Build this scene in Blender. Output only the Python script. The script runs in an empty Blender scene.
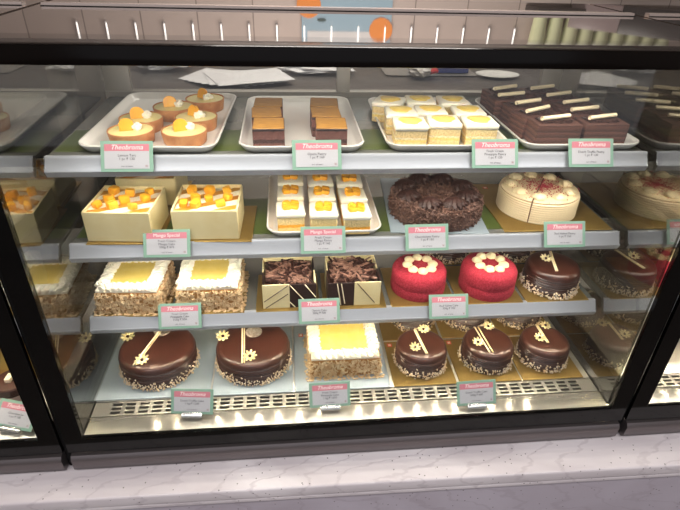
import bpy, bmesh, math, random
from mathutils import Vector, Matrix, Euler, noise
S = bpy.context.scene
COL = S.collection
PI = math.pi
rnd = random.Random(7)

# ------------------------------------------------------------------ camera
F_PX = 523.07
camd = bpy.data.cameras.new('camera'); cam = bpy.data.objects.new('camera', camd); COL.objects.link(cam)
camd.sensor_fit = 'HORIZONTAL'; camd.sensor_width = 36.0; camd.lens = 36.0 * F_PX / 680.0
camd.clip_start = 0.02; camd.clip_end = 50
pitch, yaw, roll = 0.55127, 0.1103, 0.03213
cy, sy, cp, sp = math.cos(yaw), math.sin(yaw), math.cos(pitch), math.sin(pitch)
fwd = Vector((sy * cp, cy * cp, -sp)); rgt = Vector((cy, -sy, 0)); upv = rgt.cross(fwd)
r2 = rgt * math.cos(roll) + upv * math.sin(roll); u2 = upv * math.cos(roll) - rgt * math.sin(roll)
M4 = Matrix((r2, u2, -fwd)).transposed().to_4x4(); M4.translation = Vector((-0.1459, -0.9784, 1.6635))
cam.matrix_world = M4
S.camera = cam

# ------------------------------------------------------------------ world, lights, exposure
W = bpy.data.worlds.new('shop_air'); S.world = W; W.use_nodes = True
W.node_tree.nodes['Background'].inputs[0].default_value = (0.80, 0.80, 0.86, 1)
W.node_tree.nodes['Background'].inputs[1].default_value = 0.85

def area(name, loc, rot, sx, sy_, power, col):
    l = bpy.data.lights.new(name, 'AREA'); l.shape = 'RECTANGLE'; l.size = sx; l.size_y = sy_
    l.energy = power; l.color = col
    o = bpy.data.objects.new(name, l); COL.objects.link(o); o.location = loc; o.rotation_euler = rot
    return o
area('added_fill_light', (-0.9, -1.5, 2.86), (0, 0, 0), 1.6, 0.6, 34, (1.0, 0.96, 0.95))  # added overhead lamps that fill the shop side with light
area('added_fill_light', (1.1, -1.5, 2.86), (0, 0, 0), 1.6, 0.6, 34, (1.0, 0.96, 0.95))
area('kitchen_light', (0.2, 1.9, 2.86), (0, 0, 0), 1.8, 0.5, 55, (1.0, 0.93, 0.86))
WARM = (1.0, 0.92, 0.80)
LED = [(1.474, -0.020, 2.9), (1.252, -0.002, 1.6), (1.061, -0.002, 1.6)]
S.view_settings.view_transform = 'Standard'; S.view_settings.look = 'None'
S.view_settings.exposure = 0.0; S.view_settings.gamma = 1.0; S.view_settings.use_curve_mapping = False
S.cycles.use_denoising = True
S.cycles.max_bounces = 14; S.cycles.transparent_max_bounces = 24; S.cycles.glossy_bounces = 6
S.cycles.caustics_reflective = False; S.cycles.caustics_refractive = False
S.cycles.sample_clamp_indirect = 8.0

# ------------------------------------------------------------------ materials
def lin(c):
    return tuple(((v / 255) / 12.92 if v / 255 <= 0.04045 else ((v / 255 + 0.055) / 1.055) ** 2.4) for v in c) + (1.0,)
class Mat:
    def __init__(s, name):
        s.m = bpy.data.materials.new(name); s.m.use_nodes = True; s.nt = s.m.node_tree; s.n = s.nt.nodes
        s.b = s.n['Principled BSDF']; s.out = s.n['Material Output']; s._tc = None
    def tc(s):
        if not s._tc: s._tc = s.n.new('ShaderNodeTexCoord')
        return s._tc.outputs['Object']
    def noise(s, scale, detail=3, stretch=None, rough=0.6):
        t = s.n.new('ShaderNodeTexNoise'); t.inputs['Scale'].default_value = scale; t.inputs['Detail'].default_value = detail
        t.inputs['Roughness'].default_value = rough
        if stretch:
            mp = s.n.new('ShaderNodeMapping'); mp.inputs['Scale'].default_value = stretch
            s.nt.links.new(s.tc(), mp.inputs[0]); s.nt.links.new(mp.outputs[0], t.inputs['Vector'])
        else: s.nt.links.new(s.tc(), t.inputs['Vector'])
        return t.outputs['Fac']
    def ramp(s, fac, stops, const=False):
        r = s.n.new('ShaderNodeValToRGB'); e = r.color_ramp.elements
        if const: r.color_ramp.interpolation = 'CONSTANT'
        while len(e) < len(stops): e.new(0.5)
        for k, (p, c) in enumerate(stops): e[k].position = p; e[k].color = lin(c)
        s.nt.links.new(fac, r.inputs[0]); return r.outputs[0]
    def bump(s, fac, strength=0.3, dist=0.002):
        b = s.n.new('ShaderNodeBump'); b.inputs['Strength'].default_value = strength; b.inputs['Distance'].default_value = dist
        s.nt.links.new(fac, b.inputs['Height']); s.nt.links.new(b.outputs[0], s.b.inputs['Normal'])
    def col(s, sock): s.nt.links.new(sock, s.b.inputs['Base Color'])
MATS = {}
def plain(name, c, rough=0.5, metal=0.0, spec=0.5, var=None, scale=60, bump=0, bscale=None, bdist=0.002, sss=0, coat=0, stretch=None):
    if name in MATS: return MATS[name]
    k = Mat(name); k.b.inputs['Base Color'].default_value = lin(c); k.b.inputs['Roughness'].default_value = rough
    k.b.inputs['Metallic'].default_value = metal; k.b.inputs['Specular IOR Level'].default_value = spec
    f = None
    if var:
        f = k.noise(scale, stretch=stretch); k.col(k.ramp(f, [(0.32, c), (0.68, var)]))
    if bump:
        k.bump(k.noise(bscale or scale, 4, stretch), bump, bdist)
    if sss:
        k.b.inputs['Subsurface Weight'].default_value = sss; k.b.inputs['Subsurface Radius'].default_value = (0.01, 0.007, 0.004)
        k.b.inputs['Subsurface Scale'].default_value = 0.3
    if coat: k.b.inputs['Coat Weight'].default_value = coat; k.b.inputs['Coat Roughness'].default_value = 0.15
    MATS[name] = k.m; return k.m
def banded(name, stops, height, scale=140, rough=0.75, bump=0.5, wob=0.12):
    """Layers of a cut slice: colour by the height inside the piece."""
    k = Mat(name); sep = k.n.new('ShaderNodeSeparateXYZ'); k.nt.links.new(k.tc(), sep.inputs[0])
    d = k.n.new('ShaderNodeMath'); d.operation = 'DIVIDE'; k.nt.links.new(sep.outputs[2], d.inputs[0]); d.inputs[1].default_value = height
    nz = k.noise(90, 3); a = k.n.new('ShaderNodeMath'); a.operation = 'MULTIPLY_ADD'
    k.nt.links.new(nz, a.inputs[0]); a.inputs[1].default_value = wob; k.nt.links.new(d.outputs[0], a.inputs[2])
    b = k.n.new('ShaderNodeMath'); b.operation = 'SUBTRACT'; k.nt.links.new(a.outputs[0], b.inputs[0]); b.inputs[1].default_value = wob * 0.5
    c = k.ramp(b.outputs[0], stops); mx = k.n.new('ShaderNodeMix'); mx.data_type = 'RGBA'; mx.blend_type = 'MULTIPLY'
    mx.inputs[0].default_value = 1.0; sp_ = k.ramp(k.noise(scale * 2.5, 2), [(0.3, (205, 200, 195)), (0.6, (255, 255, 255))])
    k.nt.links.new(c, mx.inputs[6]); k.nt.links.new(sp_, mx.inputs[7]); k.col(mx.outputs[2])
    k.b.inputs['Roughness'].default_value = rough; k.bump(k.noise(scale * 3, 3), bump, 0.0012); return k.m
def glass_mat(name, tint, gloss, rough=0.0, fres=True):
    k = Mat(name); k.n.remove(k.b)
    tr = k.n.new('ShaderNodeBsdfTransparent'); tr.inputs[0].default_value = tint + (1,)
    gl = k.n.new('ShaderNodeBsdfGlossy'); gl.inputs['Roughness'].default_value = rough
    mx = k.n.new('ShaderNodeMixShader')
    if fres:
        fr = k.n.new('ShaderNodeFresnel'); fr.inputs[0].default_value = 1.45
        ge = k.n.new('ShaderNodeNewGeometry'); io = k.n.new('ShaderNodeMapRange'); io.inputs[3].default_value = 1.45; io.inputs[4].default_value = 1 / 1.45
        k.nt.links.new(ge.outputs['Backfacing'], io.inputs[0]); k.nt.links.new(io.outputs[0], fr.inputs[0])
        m = k.n.new('ShaderNodeMath'); m.operation = 'MULTIPLY'; m.use_clamp = True; k.nt.links.new(fr.outputs[0], m.inputs[0]); m.inputs[1].default_value = gloss
        k.nt.links.new(m.outputs[0], mx.inputs[0])
    else: mx.inputs[0].default_value = gloss
    k.nt.links.new(tr.outputs[0], mx.inputs[1]); k.nt.links.new(gl.outputs[0], mx.inputs[2]); k.nt.links.new(mx.outputs[0], k.out.inputs[0])
    return k.m
def emit_mat(name, c, st):
    k = Mat(name); k.b.inputs['Base Color'].default_value = lin(c); k.b.inputs['Emission Color'].default_value = lin(c)
    k.b.inputs['Emission Strength'].default_value = st; return k.m

def brushed(name, c, rough, an):
    k = Mat(name); k.b.inputs['Base Color'].default_value = lin(c); k.b.inputs['Metallic'].default_value = .72; k.b.inputs['Roughness'].default_value = rough
    t = k.n.new('ShaderNodeTangent'); t.direction_type = 'RADIAL'; t.axis = 'X'; k.nt.links.new(t.outputs[0], k.b.inputs['Tangent'])
    k.b.inputs['Anisotropic'].default_value = an; k.b.inputs['Anisotropic Rotation'].default_value = 0.0; return k.m
M_DECK = brushed('deck steel', (186, 182, 174), .21, .94)
M_STEEL = plain('brushed steel', (200, 197, 192), 0.3, 0.7, bump=0.15, bscale=30, bdist=0.0006, stretch=(1, 60, 60))
M_RAIL = plain('satin aluminium', (190, 194, 202), 0.4, 0.5)
M_CHROME = plain('polished aluminium', (215, 216, 218), 0.25, 0.9)
M_FRIT = plain('black painted glass', (4, 4, 4), 0.07, 0.0, 0.22)
M_BAR = plain('black bar', (9, 6, 5), 0.16, 0.0, 0.15)
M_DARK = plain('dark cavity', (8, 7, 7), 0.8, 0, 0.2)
M_BUMPER = plain('dark bronze metal', (116, 109, 109), 0.32, 0.8, bump=0.1, bscale=25, bdist=0.0006, stretch=(1, 60, 60))
M_TOP = plain('grey glossy top glass', (150, 136, 128), 0.03, 0.75, 0.5)
M_TOPEDGE = plain('top edge trim', (205, 190, 182), 0.25, 0.6)
M_GLASS = glass_mat('front glass', (0.97, 0.975, 0.965), 0.9)
M_RGLASS = glass_mat('rear glass', (0.82, 0.83, 0.82), 1.0)
M_SIDE = glass_mat('reflecting side glass', (0.66, 0.65, 0.58), 0.36, 0.015, fres=False)
M_SHELF = plain('shelf plate', (150, 152, 146), 0.22, 0.55)
M_LINER = plain('green shelf liner', (84, 98, 46), 0.3, 0.0, 0.4, var=(68, 82, 38), scale=8)
M_FRAME = plain('grey rear frame', (160, 155, 147), 0.4, 0.5)
M_LED = emit_mat('led', (255, 238, 205), 22.0)
M_LEDS = emit_mat('bright led', (255, 238, 205), 400.0)
M_TRAY = plain('white melamine', (238, 236, 232), 0.22, 0.0, 0.5)
def marble(name, a, b, vein, sc=2.2):
    k = Mat(name)
    mp = k.n.new('ShaderNodeMapping'); mp.inputs['Scale'].default_value = (1, 2.4, 2.4); mp.inputs['Rotation'].default_value = (0.3, 0.2, 0.75)
    k.nt.links.new(k.tc(), mp.inputs[0])
    n1 = k.n.new('ShaderNodeTexNoise'); n1.inputs['Scale'].default_value = sc; n1.inputs['Detail'].default_value = 8; n1.inputs['Distortion'].default_value = 1.1
    k.nt.links.new(mp.outputs[0], n1.inputs['Vector'])
    base = k.ramp(n1.outputs['Fac'], [(0.35, a), (0.62, b)])
    w = k.n.new('ShaderNodeTexWave'); w.inputs['Scale'].default_value = 3.6; w.inputs['Distortion'].default_value = 11; w.inputs['Detail'].default_value = 5; w.inputs['Detail Scale'].default_value = 1.3
    k.nt.links.new(mp.outputs[0], w.inputs['Vector'])
    vf = k.ramp(w.outputs['Fac'], [(0.0, (170, 170, 170)), (0.06, (0, 0, 0))])
    mx = k.n.new('ShaderNodeMix'); mx.data_type = 'RGBA'; mx.inputs[7].default_value = lin(vein)
    k.nt.links.new(vf, mx.inputs[0]); k.nt.links.new(base, mx.inputs[6])
    v = k.n.new('ShaderNodeTexVoronoi'); v.inputs['Scale'].default_value = 62; k.nt.links.new(k.tc(), v.inputs['Vector'])
    sf = k.ramp(v.outputs['Distance'], [(0.085, (255, 255, 255)), (0.12, (0, 0, 0))])
    m2 = k.n.new('ShaderNodeMix'); m2.data_type = 'RGBA'; m2.inputs[7].default_value = lin((105, 98, 100))
    k.nt.links.new(sf, m2.inputs[0]); k.nt.links.new(mx.outputs[2], m2.inputs[6]); k.col(m2.outputs[2])
    k.b.inputs['Roughness'].default_value = 0.35; return k.m
M_MARBLE = marble('pale marble', (206, 198, 202), (232, 226, 229), (176, 166, 172))
M_MARBLE_SHADE = marble('shade toned marble', (176, 168, 178), (190, 183, 194), (160, 150, 160))  # same marble, with the shade of the front face put into its colours
M_MINT = plain('mint card', (136, 174, 156), 0.45)
M_PINK = plain('pink band', (206, 126, 142), 0.45)
M_CARD = plain('white card', (192, 192, 199), 0.45)
M_INK = plain('dark ink', (70, 66, 72), 0.6)
M_WINK = plain('white ink', (250, 238, 238), 0.6)
M_GREENDOT = plain('mark ink', (150, 100, 100), 0.6)
# food
M_CRUST = plain('tart crust', (202, 146, 92), 0.7, var=(176, 112, 62), scale=40, bump=0.4, bscale=400, bdist=0.0008)
M_CURD = plain('lemon curd', (240, 226, 160), 0.22, var=(234, 216, 146), scale=25, sss=0.15)
M_MANGO = plain('mango', (246, 184, 58), 0.32, var=(238, 164, 36), scale=50, sss=0.15, bump=0.15, bscale=120)
M_CREAM = plain('whipped cream', (250, 244, 226), 0.55, sss=0.1, bump=0.25, bscale=160, bdist=0.0015)
def combed(name, a, b, freq, rough, lim=9.0, coat=0):  # darker lines paint the shade of the combed grooves into the colour
    k = Mat(name); sep = k.n.new('ShaderNodeSeparateXYZ'); k.nt.links.new(k.tc(), sep.inputs[0])
    m = k.n.new('ShaderNodeMath'); m.operation = 'MULTIPLY'; k.nt.links.new(sep.outputs[2], m.inputs[0]); m.inputs[1].default_value = freq
    si = k.n.new('ShaderNodeMath'); si.operation = 'SINE'; k.nt.links.new(m.outputs[0], si.inputs[0])
    lt = k.n.new('ShaderNodeMath'); lt.operation = 'LESS_THAN'; k.nt.links.new(sep.outputs[2], lt.inputs[0]); lt.inputs[1].default_value = lim
    mu = k.n.new('ShaderNodeMath'); mu.operation = 'MULTIPLY'; k.nt.links.new(si.outputs[0], mu.inputs[0]); k.nt.links.new(lt.outputs[0], mu.inputs[1])
    k.col(k.ramp(mu.outputs[0], [(0.35, a), (0.9, b)])); k.b.inputs['Roughness'].default_value = rough; k.b.inputs['Coat Weight'].default_value = coat; k.b.inputs['Coat Roughness'].default_value = .15
    return k.m
M_CREAMY = plain('ivory cream', (240, 222, 180), 0.6, bump=0.3, bscale=170, bdist=0.0012)
M_GLAZEC = combed('groove shaded chocolate glaze', (64, 34, 25), (40, 20, 15), 2 * PI / .0046, .3, .052, .12)
M_COMB = combed('groove shaded ivory cream', (236, 216, 176), (172, 134, 96), 2 * PI / .0054, .6, .052)
M_PINE = plain('pineapple jelly', (240, 212, 120), 0.35, var=(232, 198, 92), scale=55, sss=0.1, bump=0.35, bscale=130, bdist=0.0015)
M_PINEF = plain('pineapple glaze', (236, 210, 122), 0.25, var=(228, 198, 98), scale=35, bump=0.45, bscale=70, bdist=0.0012)
M_GOLDGL = plain('caramel glaze', (184, 136, 56), 0.45, var=(138, 92, 36), scale=45, stretch=(1, 5, 1), bump=0.3, bscale=120)
M_OPERA = banded('opera layers', [(0.0, (120, 76, 66)), (0.3, (136, 90, 80)), (0.36, (72, 42, 36)), (0.5, (78, 46, 40)), (0.56, (136, 90, 80)), (0.92, (124, 78, 68)), (0.96, (40, 22, 18))], 0.040)
M_SPONGE = banded('pineapple sponge layers', [(0.0, (236, 205, 140)), (0.3, (240, 216, 160)), (0.42, (240, 212, 112)), (0.56, (250, 238, 200)), (0.64, (238, 208, 146)), (1.0, (242, 222, 168))], 0.036)
M_MSPONGE = banded('mango sponge layers', [(0.0, (238, 206, 138)), (0.3, (240, 206, 130)), (0.38, (244, 168, 40)), (0.5, (244, 176, 50)), (0.56, (238, 212, 150)), (1.0, (242, 220, 164))], 0.036)
M_TRUF = banded('truffle layers', [(0.0, (96, 60, 48)), (0.18, (116, 76, 62)), (0.24, (76, 46, 37)), (0.42, (118, 78, 64)), (0.48, (76, 46, 37)), (0.66, (118, 78, 64)), (0.72, (76, 46, 37)), (0.9, (112, 72, 58)), (1.0, (84, 50, 40))], 0.046)
M_DCHOC = plain('dark chocolate', (52, 28, 22), 0.4, var=(64, 36, 28), scale=60)
M_GLAZE = plain('chocolate glaze', (66, 35, 26), 0.3, 0, 0.4, var=(59, 30, 21), scale=18, coat=0.12)
M_FLAKE = plain('chocolate flakes', (128, 94, 80), 0.6, var=(70, 46, 39), scale=130)
M_CURL = plain('chocolate curls', (150, 114, 98), 0.4, var=(104, 72, 60), scale=55)
M_ROSE = plain('chocolate cream', (54, 30, 25), 0.5, bump=0.2, bscale=200)
M_WCHOC = plain('white chocolate', (240, 226, 178), 0.4, var=(232, 214, 160), scale=20)
M_STICK = plain('white chocolate stick', (250, 234, 200), 0.4)
M_NUT = plain('chopped nuts', (214, 178, 128), 0.6, var=(246, 236, 216), scale=120)
M_ALM = plain('almond flakes', (232, 210, 170), 0.6, var=(200, 160, 112), scale=70)
M_CRUMB = plain('toasted crumbs', (190, 146, 88), 0.8, var=(160, 112, 60), scale=120, bump=0.5, bscale=300)
M_RED = plain('red velvet crumb', (196, 54, 74), 0.85, var=(150, 12, 34), scale=260, bump=1.0, bscale=420, bdist=0.003)
M_REDC = plain('red crumbs', (176, 62, 74), 0.7)
M_GOLDB = plain('gold board', (166, 138, 78), 0.33, 0.6, var=(150, 122, 62), scale=14)
M_GREYB = plain('pale blue grey board', (160, 174, 184), 0.35, 0.2)
M_STICKER = plain('orange sticker', (236, 96, 70), 0.6)
M_MEDAL = plain('frosted seal', (196, 186, 178), 0.35, 0.3, var=(140, 124, 114), scale=200, bump=0.6, bscale=260)
def stripe_mat():
    k = Mat('striped mango glaze'); w = k.n.new('ShaderNodeTexWave'); w.wave_type = 'BANDS'; w.bands_direction = 'DIAGONAL'
    mp = k.n.new('ShaderNodeMapping'); mp.inputs['Rotation'].default_value = (0, 0, 0); mp.inputs['Scale'].default_value = (-.8, 1.5, 0)
    k.nt.links.new(k.tc(), mp.inputs[0]); k.nt.links.new(mp.outputs[0], w.inputs['Vector'])
    w.inputs['Scale'].default_value = 9; w.inputs['Distortion'].default_value = 0.8; w.inputs['Detail Scale'].default_value = 5
    k.col(k.ramp(w.outputs['Fac'], [(0.50, (250, 242, 222)), (0.60, (196, 138, 48))])); k.b.inputs['Roughness'].default_value = 0.35; return k.m
M_STRIPE = stripe_mat()

# ------------------------------------------------------------------ mesh helpers
def xf(verts, loc=(0, 0, 0), rot=(0, 0, 0), sc=(1, 1, 1)):
    m = Matrix.Translation(loc) @ Euler(rot).to_matrix().to_4x4() @ Matrix.Diagonal(tuple(sc) + (1,))
    for v in verts: v.co = m @ v.co
def box(bm, lo, hi, bev=0, seg=2, rot=None, loc=None):
    vs = bmesh.ops.create_cube(bm, size=1.0)['verts']
    c = [(a + b) / 2 for a, b in zip(lo, hi)]; s = [abs(b - a) for a, b in zip(lo, hi)]
    xf(vs, (0, 0, 0), (0, 0, 0), s)
    if bev:
        es = list({e for v in vs for e in v.link_edges})
        r = bmesh.ops.bevel(bm, geom=es, offset=bev, segments=seg, affect='EDGES', profile=0.5)
        vs = list({v for f in r['faces'] for v in f.verts} | {v for v in vs if v.is_valid})
        vs = list({v for v0 in vs for f in v0.link_faces for v in f.verts})
    if rot: xf(vs, (0, 0, 0), rot)
    xf(vs, loc if loc else c)
    return vs
def lathe(bm, prof, n=40, closed=False, fn=None):
    """prof: (r, z) from bottom to top; fn(angle, r, z) -> r."""
    rings = []
    for r, z in prof:
        if r < 1e-6: rings.append([bm.verts.new((0, 0, z))]); continue
        ring = []
        for i in range(n):
            a = 2 * PI * i / n; rr = fn(a, r, z) if fn else r
            ring.append(bm.verts.new((rr * math.cos(a), rr * math.sin(a), z)))
        rings.append(ring)
    for A, B in zip(rings, rings[1:]):
        for i in range(n):
            j = (i + 1) % n
            if len(A) == 1 and len(B) == 1: continue
            if len(A) == 1: bm.faces.new((A[0], B[j], B[i]))
            elif len(B) == 1: bm.faces.new((A[i], A[j], B[0]))
            else: bm.faces.new((A[i], A[j], B[j], B[i]))
    return [v for r in rings for v in r]
def rrect(w, d, r, n=6):
    pts = []
    for cx, cy_, a0 in ((w / 2 - r, d / 2 - r, 0), (-w / 2 + r, d / 2 - r, PI / 2), (-w / 2 + r, -d / 2 + r, PI), (w / 2 - r, -d / 2 + r, 1.5 * PI)):
        for k in range(n + 1):
            a = a0 + PI / 2 * k / n; pts.append((cx + r * math.cos(a), cy_ + r * math.sin(a)))
    return pts
def loft(bm, loops, cap0=True, cap1=True):
    L = [[bm.verts.new(p) for p in lp] for lp in loops]; n = len(L[0])
    for A, B in zip(L, L[1:]):
        for i in range(n): bm.faces.new((A[i], A[(i + 1) % n], B[(i + 1) % n], B[i]))
    if cap0: bm.faces.new(L[0][::-1])
    if cap1: bm.faces.new(L[-1])
    return [v for l in L for v in l]
def blob(bm, loc, s, amp=0.12, freq=1.0, sub=2, seed=0, rot=(0, 0, 0)):
    vs = bmesh.ops.create_icosphere(bm, subdivisions=sub, radius=1.0)['verts']
    for v in vs:
        k = 1 + amp * noise.noise(v.co * freq * 1.7 + Vector((seed * 3.1, seed * 1.7, seed)))
        v.co = v.co * k
    xf(vs, loc, rot, s); return vs
def tube(bm, p0, p1, r, n=10):
    p0, p1 = Vector(p0), Vector(p1); d = p1 - p0
    vs = bmesh.ops.create_cone(bm, cap_ends=True, segments=n, radius1=r, radius2=r, depth=d.length)['verts']
    m = Matrix.Translation((p0 + p1) / 2) @ d.to_track_quat('Z', 'Y').to_matrix().to_4x4()
    for v in vs: v.co = m @ v.co
    return vs
def bit(bm, loc, s, rot): return box(bm, [-v / 2 for v in s], [v / 2 for v in s], 0, rot=rot, loc=loc)
def prism(bm, pts, x0, x1):
    """polygon in YZ swept along X"""
    A = [bm.verts.new((x0, y, z)) for y, z in pts]; B = [bm.verts.new((x1, y, z)) for y, z in pts]; n = len(pts)
    bm.faces.new(A); bm.faces.new(B[::-1])
    for i in range(n): bm.faces.new((A[(i + 1) % n], A[i], B[i], B[(i + 1) % n]))
    return A + B
def finish(name, bm, mat, parent=None, smooth=True, loc=None):
    bmesh.ops.recalc_face_normals(bm, faces=bm.faces)
    me = bpy.data.meshes.new(name); bm.to_mesh(me); bm.free()
    if smooth:
        for p in me.polygons: p.use_smooth = True
        try: me.set_sharp_from_angle(angle=math.radians(38))
        except Exception: pass
    me.materials.append(mat)
    o = bpy.data.objects.new(name, me); COL.objects.link(o)
    if parent: o.parent = parent
    if loc: o.location = loc
    return o
def new(): return bmesh.new()
def B(name, mat, parent, lo, hi, bev=0, **k):
    bm = new(); box(bm, lo, hi, bev); return finish(name, bm, mat, parent, **k)
def tag(o, label=None, cat=None, group=None, kind=None):
    if label: o['label'] = label
    if cat: o['category'] = cat
    if group: o['group'] = group
    if kind: o['kind'] = kind
    return o
def thing(name, label, cat, loc=(0, 0, 0), rz=0, group=None):
    o = bpy.data.objects.new(name, None); COL.objects.link(o); o.empty_display_size = 0.02
    o.location = loc; o.rotation_euler = (0, 0, rz); return tag(o, label, cat, group)
KIDS = {}
def copy_tree(o, parent=None):
    c = o.copy(); COL.objects.link(c)
    if parent: c.parent = parent
    for ch in [x for x in bpy.data.objects if x.parent == o]: copy_tree(ch, c)
    return c
class Kind:
    """First placing moves the prototype, later ones copy it with its parts."""
    def __init__(s, make): s.root = make(); s.used = False
    def put(s, loc, rz, label, group=None, sc=None):
        o = copy_tree(s.root) if s.used else s.root
        s.used = True; o.location = loc; o.rotation_euler = (0, 0, rz); o['label'] = label
        if group: o['group'] = group
        elif 'group' in o: del o['group']
        if sc: o.scale = sc
        return o
def text_mesh(name, body, size, mat, parent, loc, shear=0.0, space=1.0, line=1.0):
    cu = bpy.data.curves.new(name, 'FONT'); cu.body = body; cu.size = size; cu.align_x = 'CENTER'; cu.align_y = 'CENTER'
    cu.shear = shear; cu.resolution_u = 2; cu.extrude = 0.00012; cu.space_character = space; cu.space_line = line
    t = bpy.data.objects.new('tmp_text', cu); COL.objects.link(t); bpy.context.view_layer.update()
    me = bpy.data.meshes.new_from_object(t.evaluated_get(bpy.context.evaluated_depsgraph_get()))
    bpy.data.objects.remove(t); bpy.data.curves.remove(cu)
    me.name = name; me.materials.clear(); me.materials.append(mat)
    o = bpy.data.objects.new(name, me); COL.objects.link(o); o.parent = parent
    o.location = loc; o.rotation_euler = (PI / 2, 0, 0); return o

# ------------------------------------------------------------------ levels
S1, S2, S3, DK = 1.290, 1.099, 0.908, 0.714
YG = -0.17

# ------------------------------------------------------------------ setting
def structure(name, mat, lo, hi): return tag(B(name, mat, None, lo, hi), kind='structure')
def tile_mat():
    k = Mat('wall tile'); br = k.n.new('ShaderNodeTexBrick'); br.inputs['Scale'].default_value = 1.0
    br.offset = 0.0; br.inputs['Brick Width'].default_value = 0.34; br.inputs['Row Height'].default_value = 0.34; br.inputs['Mortar Size'].default_value = 0.004
    br.inputs['Color1'].default_value = lin((196, 182, 174)); br.inputs['Color2'].default_value = lin((188, 174, 166)); br.inputs['Mortar'].default_value = lin((140, 128, 122))
    mp = k.n.new('ShaderNodeMapping'); mp.inputs['Rotation'].default_value = (PI / 2, 0, 0)
    k.nt.links.new(k.tc(), mp.inputs[0]); k.nt.links.new(mp.outputs[0], br.inputs['Vector']); k.col(br.outputs[0]); k.b.inputs['Roughness'].default_value = 0.4; return k.m
structure('floor', plain('shop floor', (120, 112, 106), 0.4, var=(108, 100, 95), scale=3), (-3, -4, -0.1), (3.2, 2.7, 0))
structure('wall_back', tile_mat(), (-3, 2.6, 0), (3.2, 2.7, 2.9))
structure('wall_left', plain('plaster', (178, 168, 160), 0.7), (-3.1, -4, 0), (-3, 2.7, 2.9))
structure('wall_right', plain('plaster', (178, 168, 160), 0.7), (3.2, -4, 0), (3.3, 2.7, 2.9))
structure('ceiling', plain('ceiling paint', (200, 194, 190), 0.8), (-3.1, -4, 2.9), (3.3, 2.7, 3.0))

led = thing('marble_ledge', 'pale marble ledge with shade toned marble front running below the display cases', 'ledge', (0, 0, 0), -0.010)
bm = new(); box(bm, (-1.6, -0.257, 0.578), (1.7, 0.46, 0.612), 0.006, 3); finish('marble_top', bm, M_MARBLE, led)
bm = new(); box(bm, (-1.6, -0.246, 0.0), (1.7, -0.20, 0.578)); finish('front_panel', bm, M_MARBLE_SHADE, led)
bm = new(); box(bm, (-1.6, -0.254, 0.563), (1.7, -0.2465, 0.578), 0.003); finish('edge_strip', bm, M_MARBLE, led)

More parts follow.
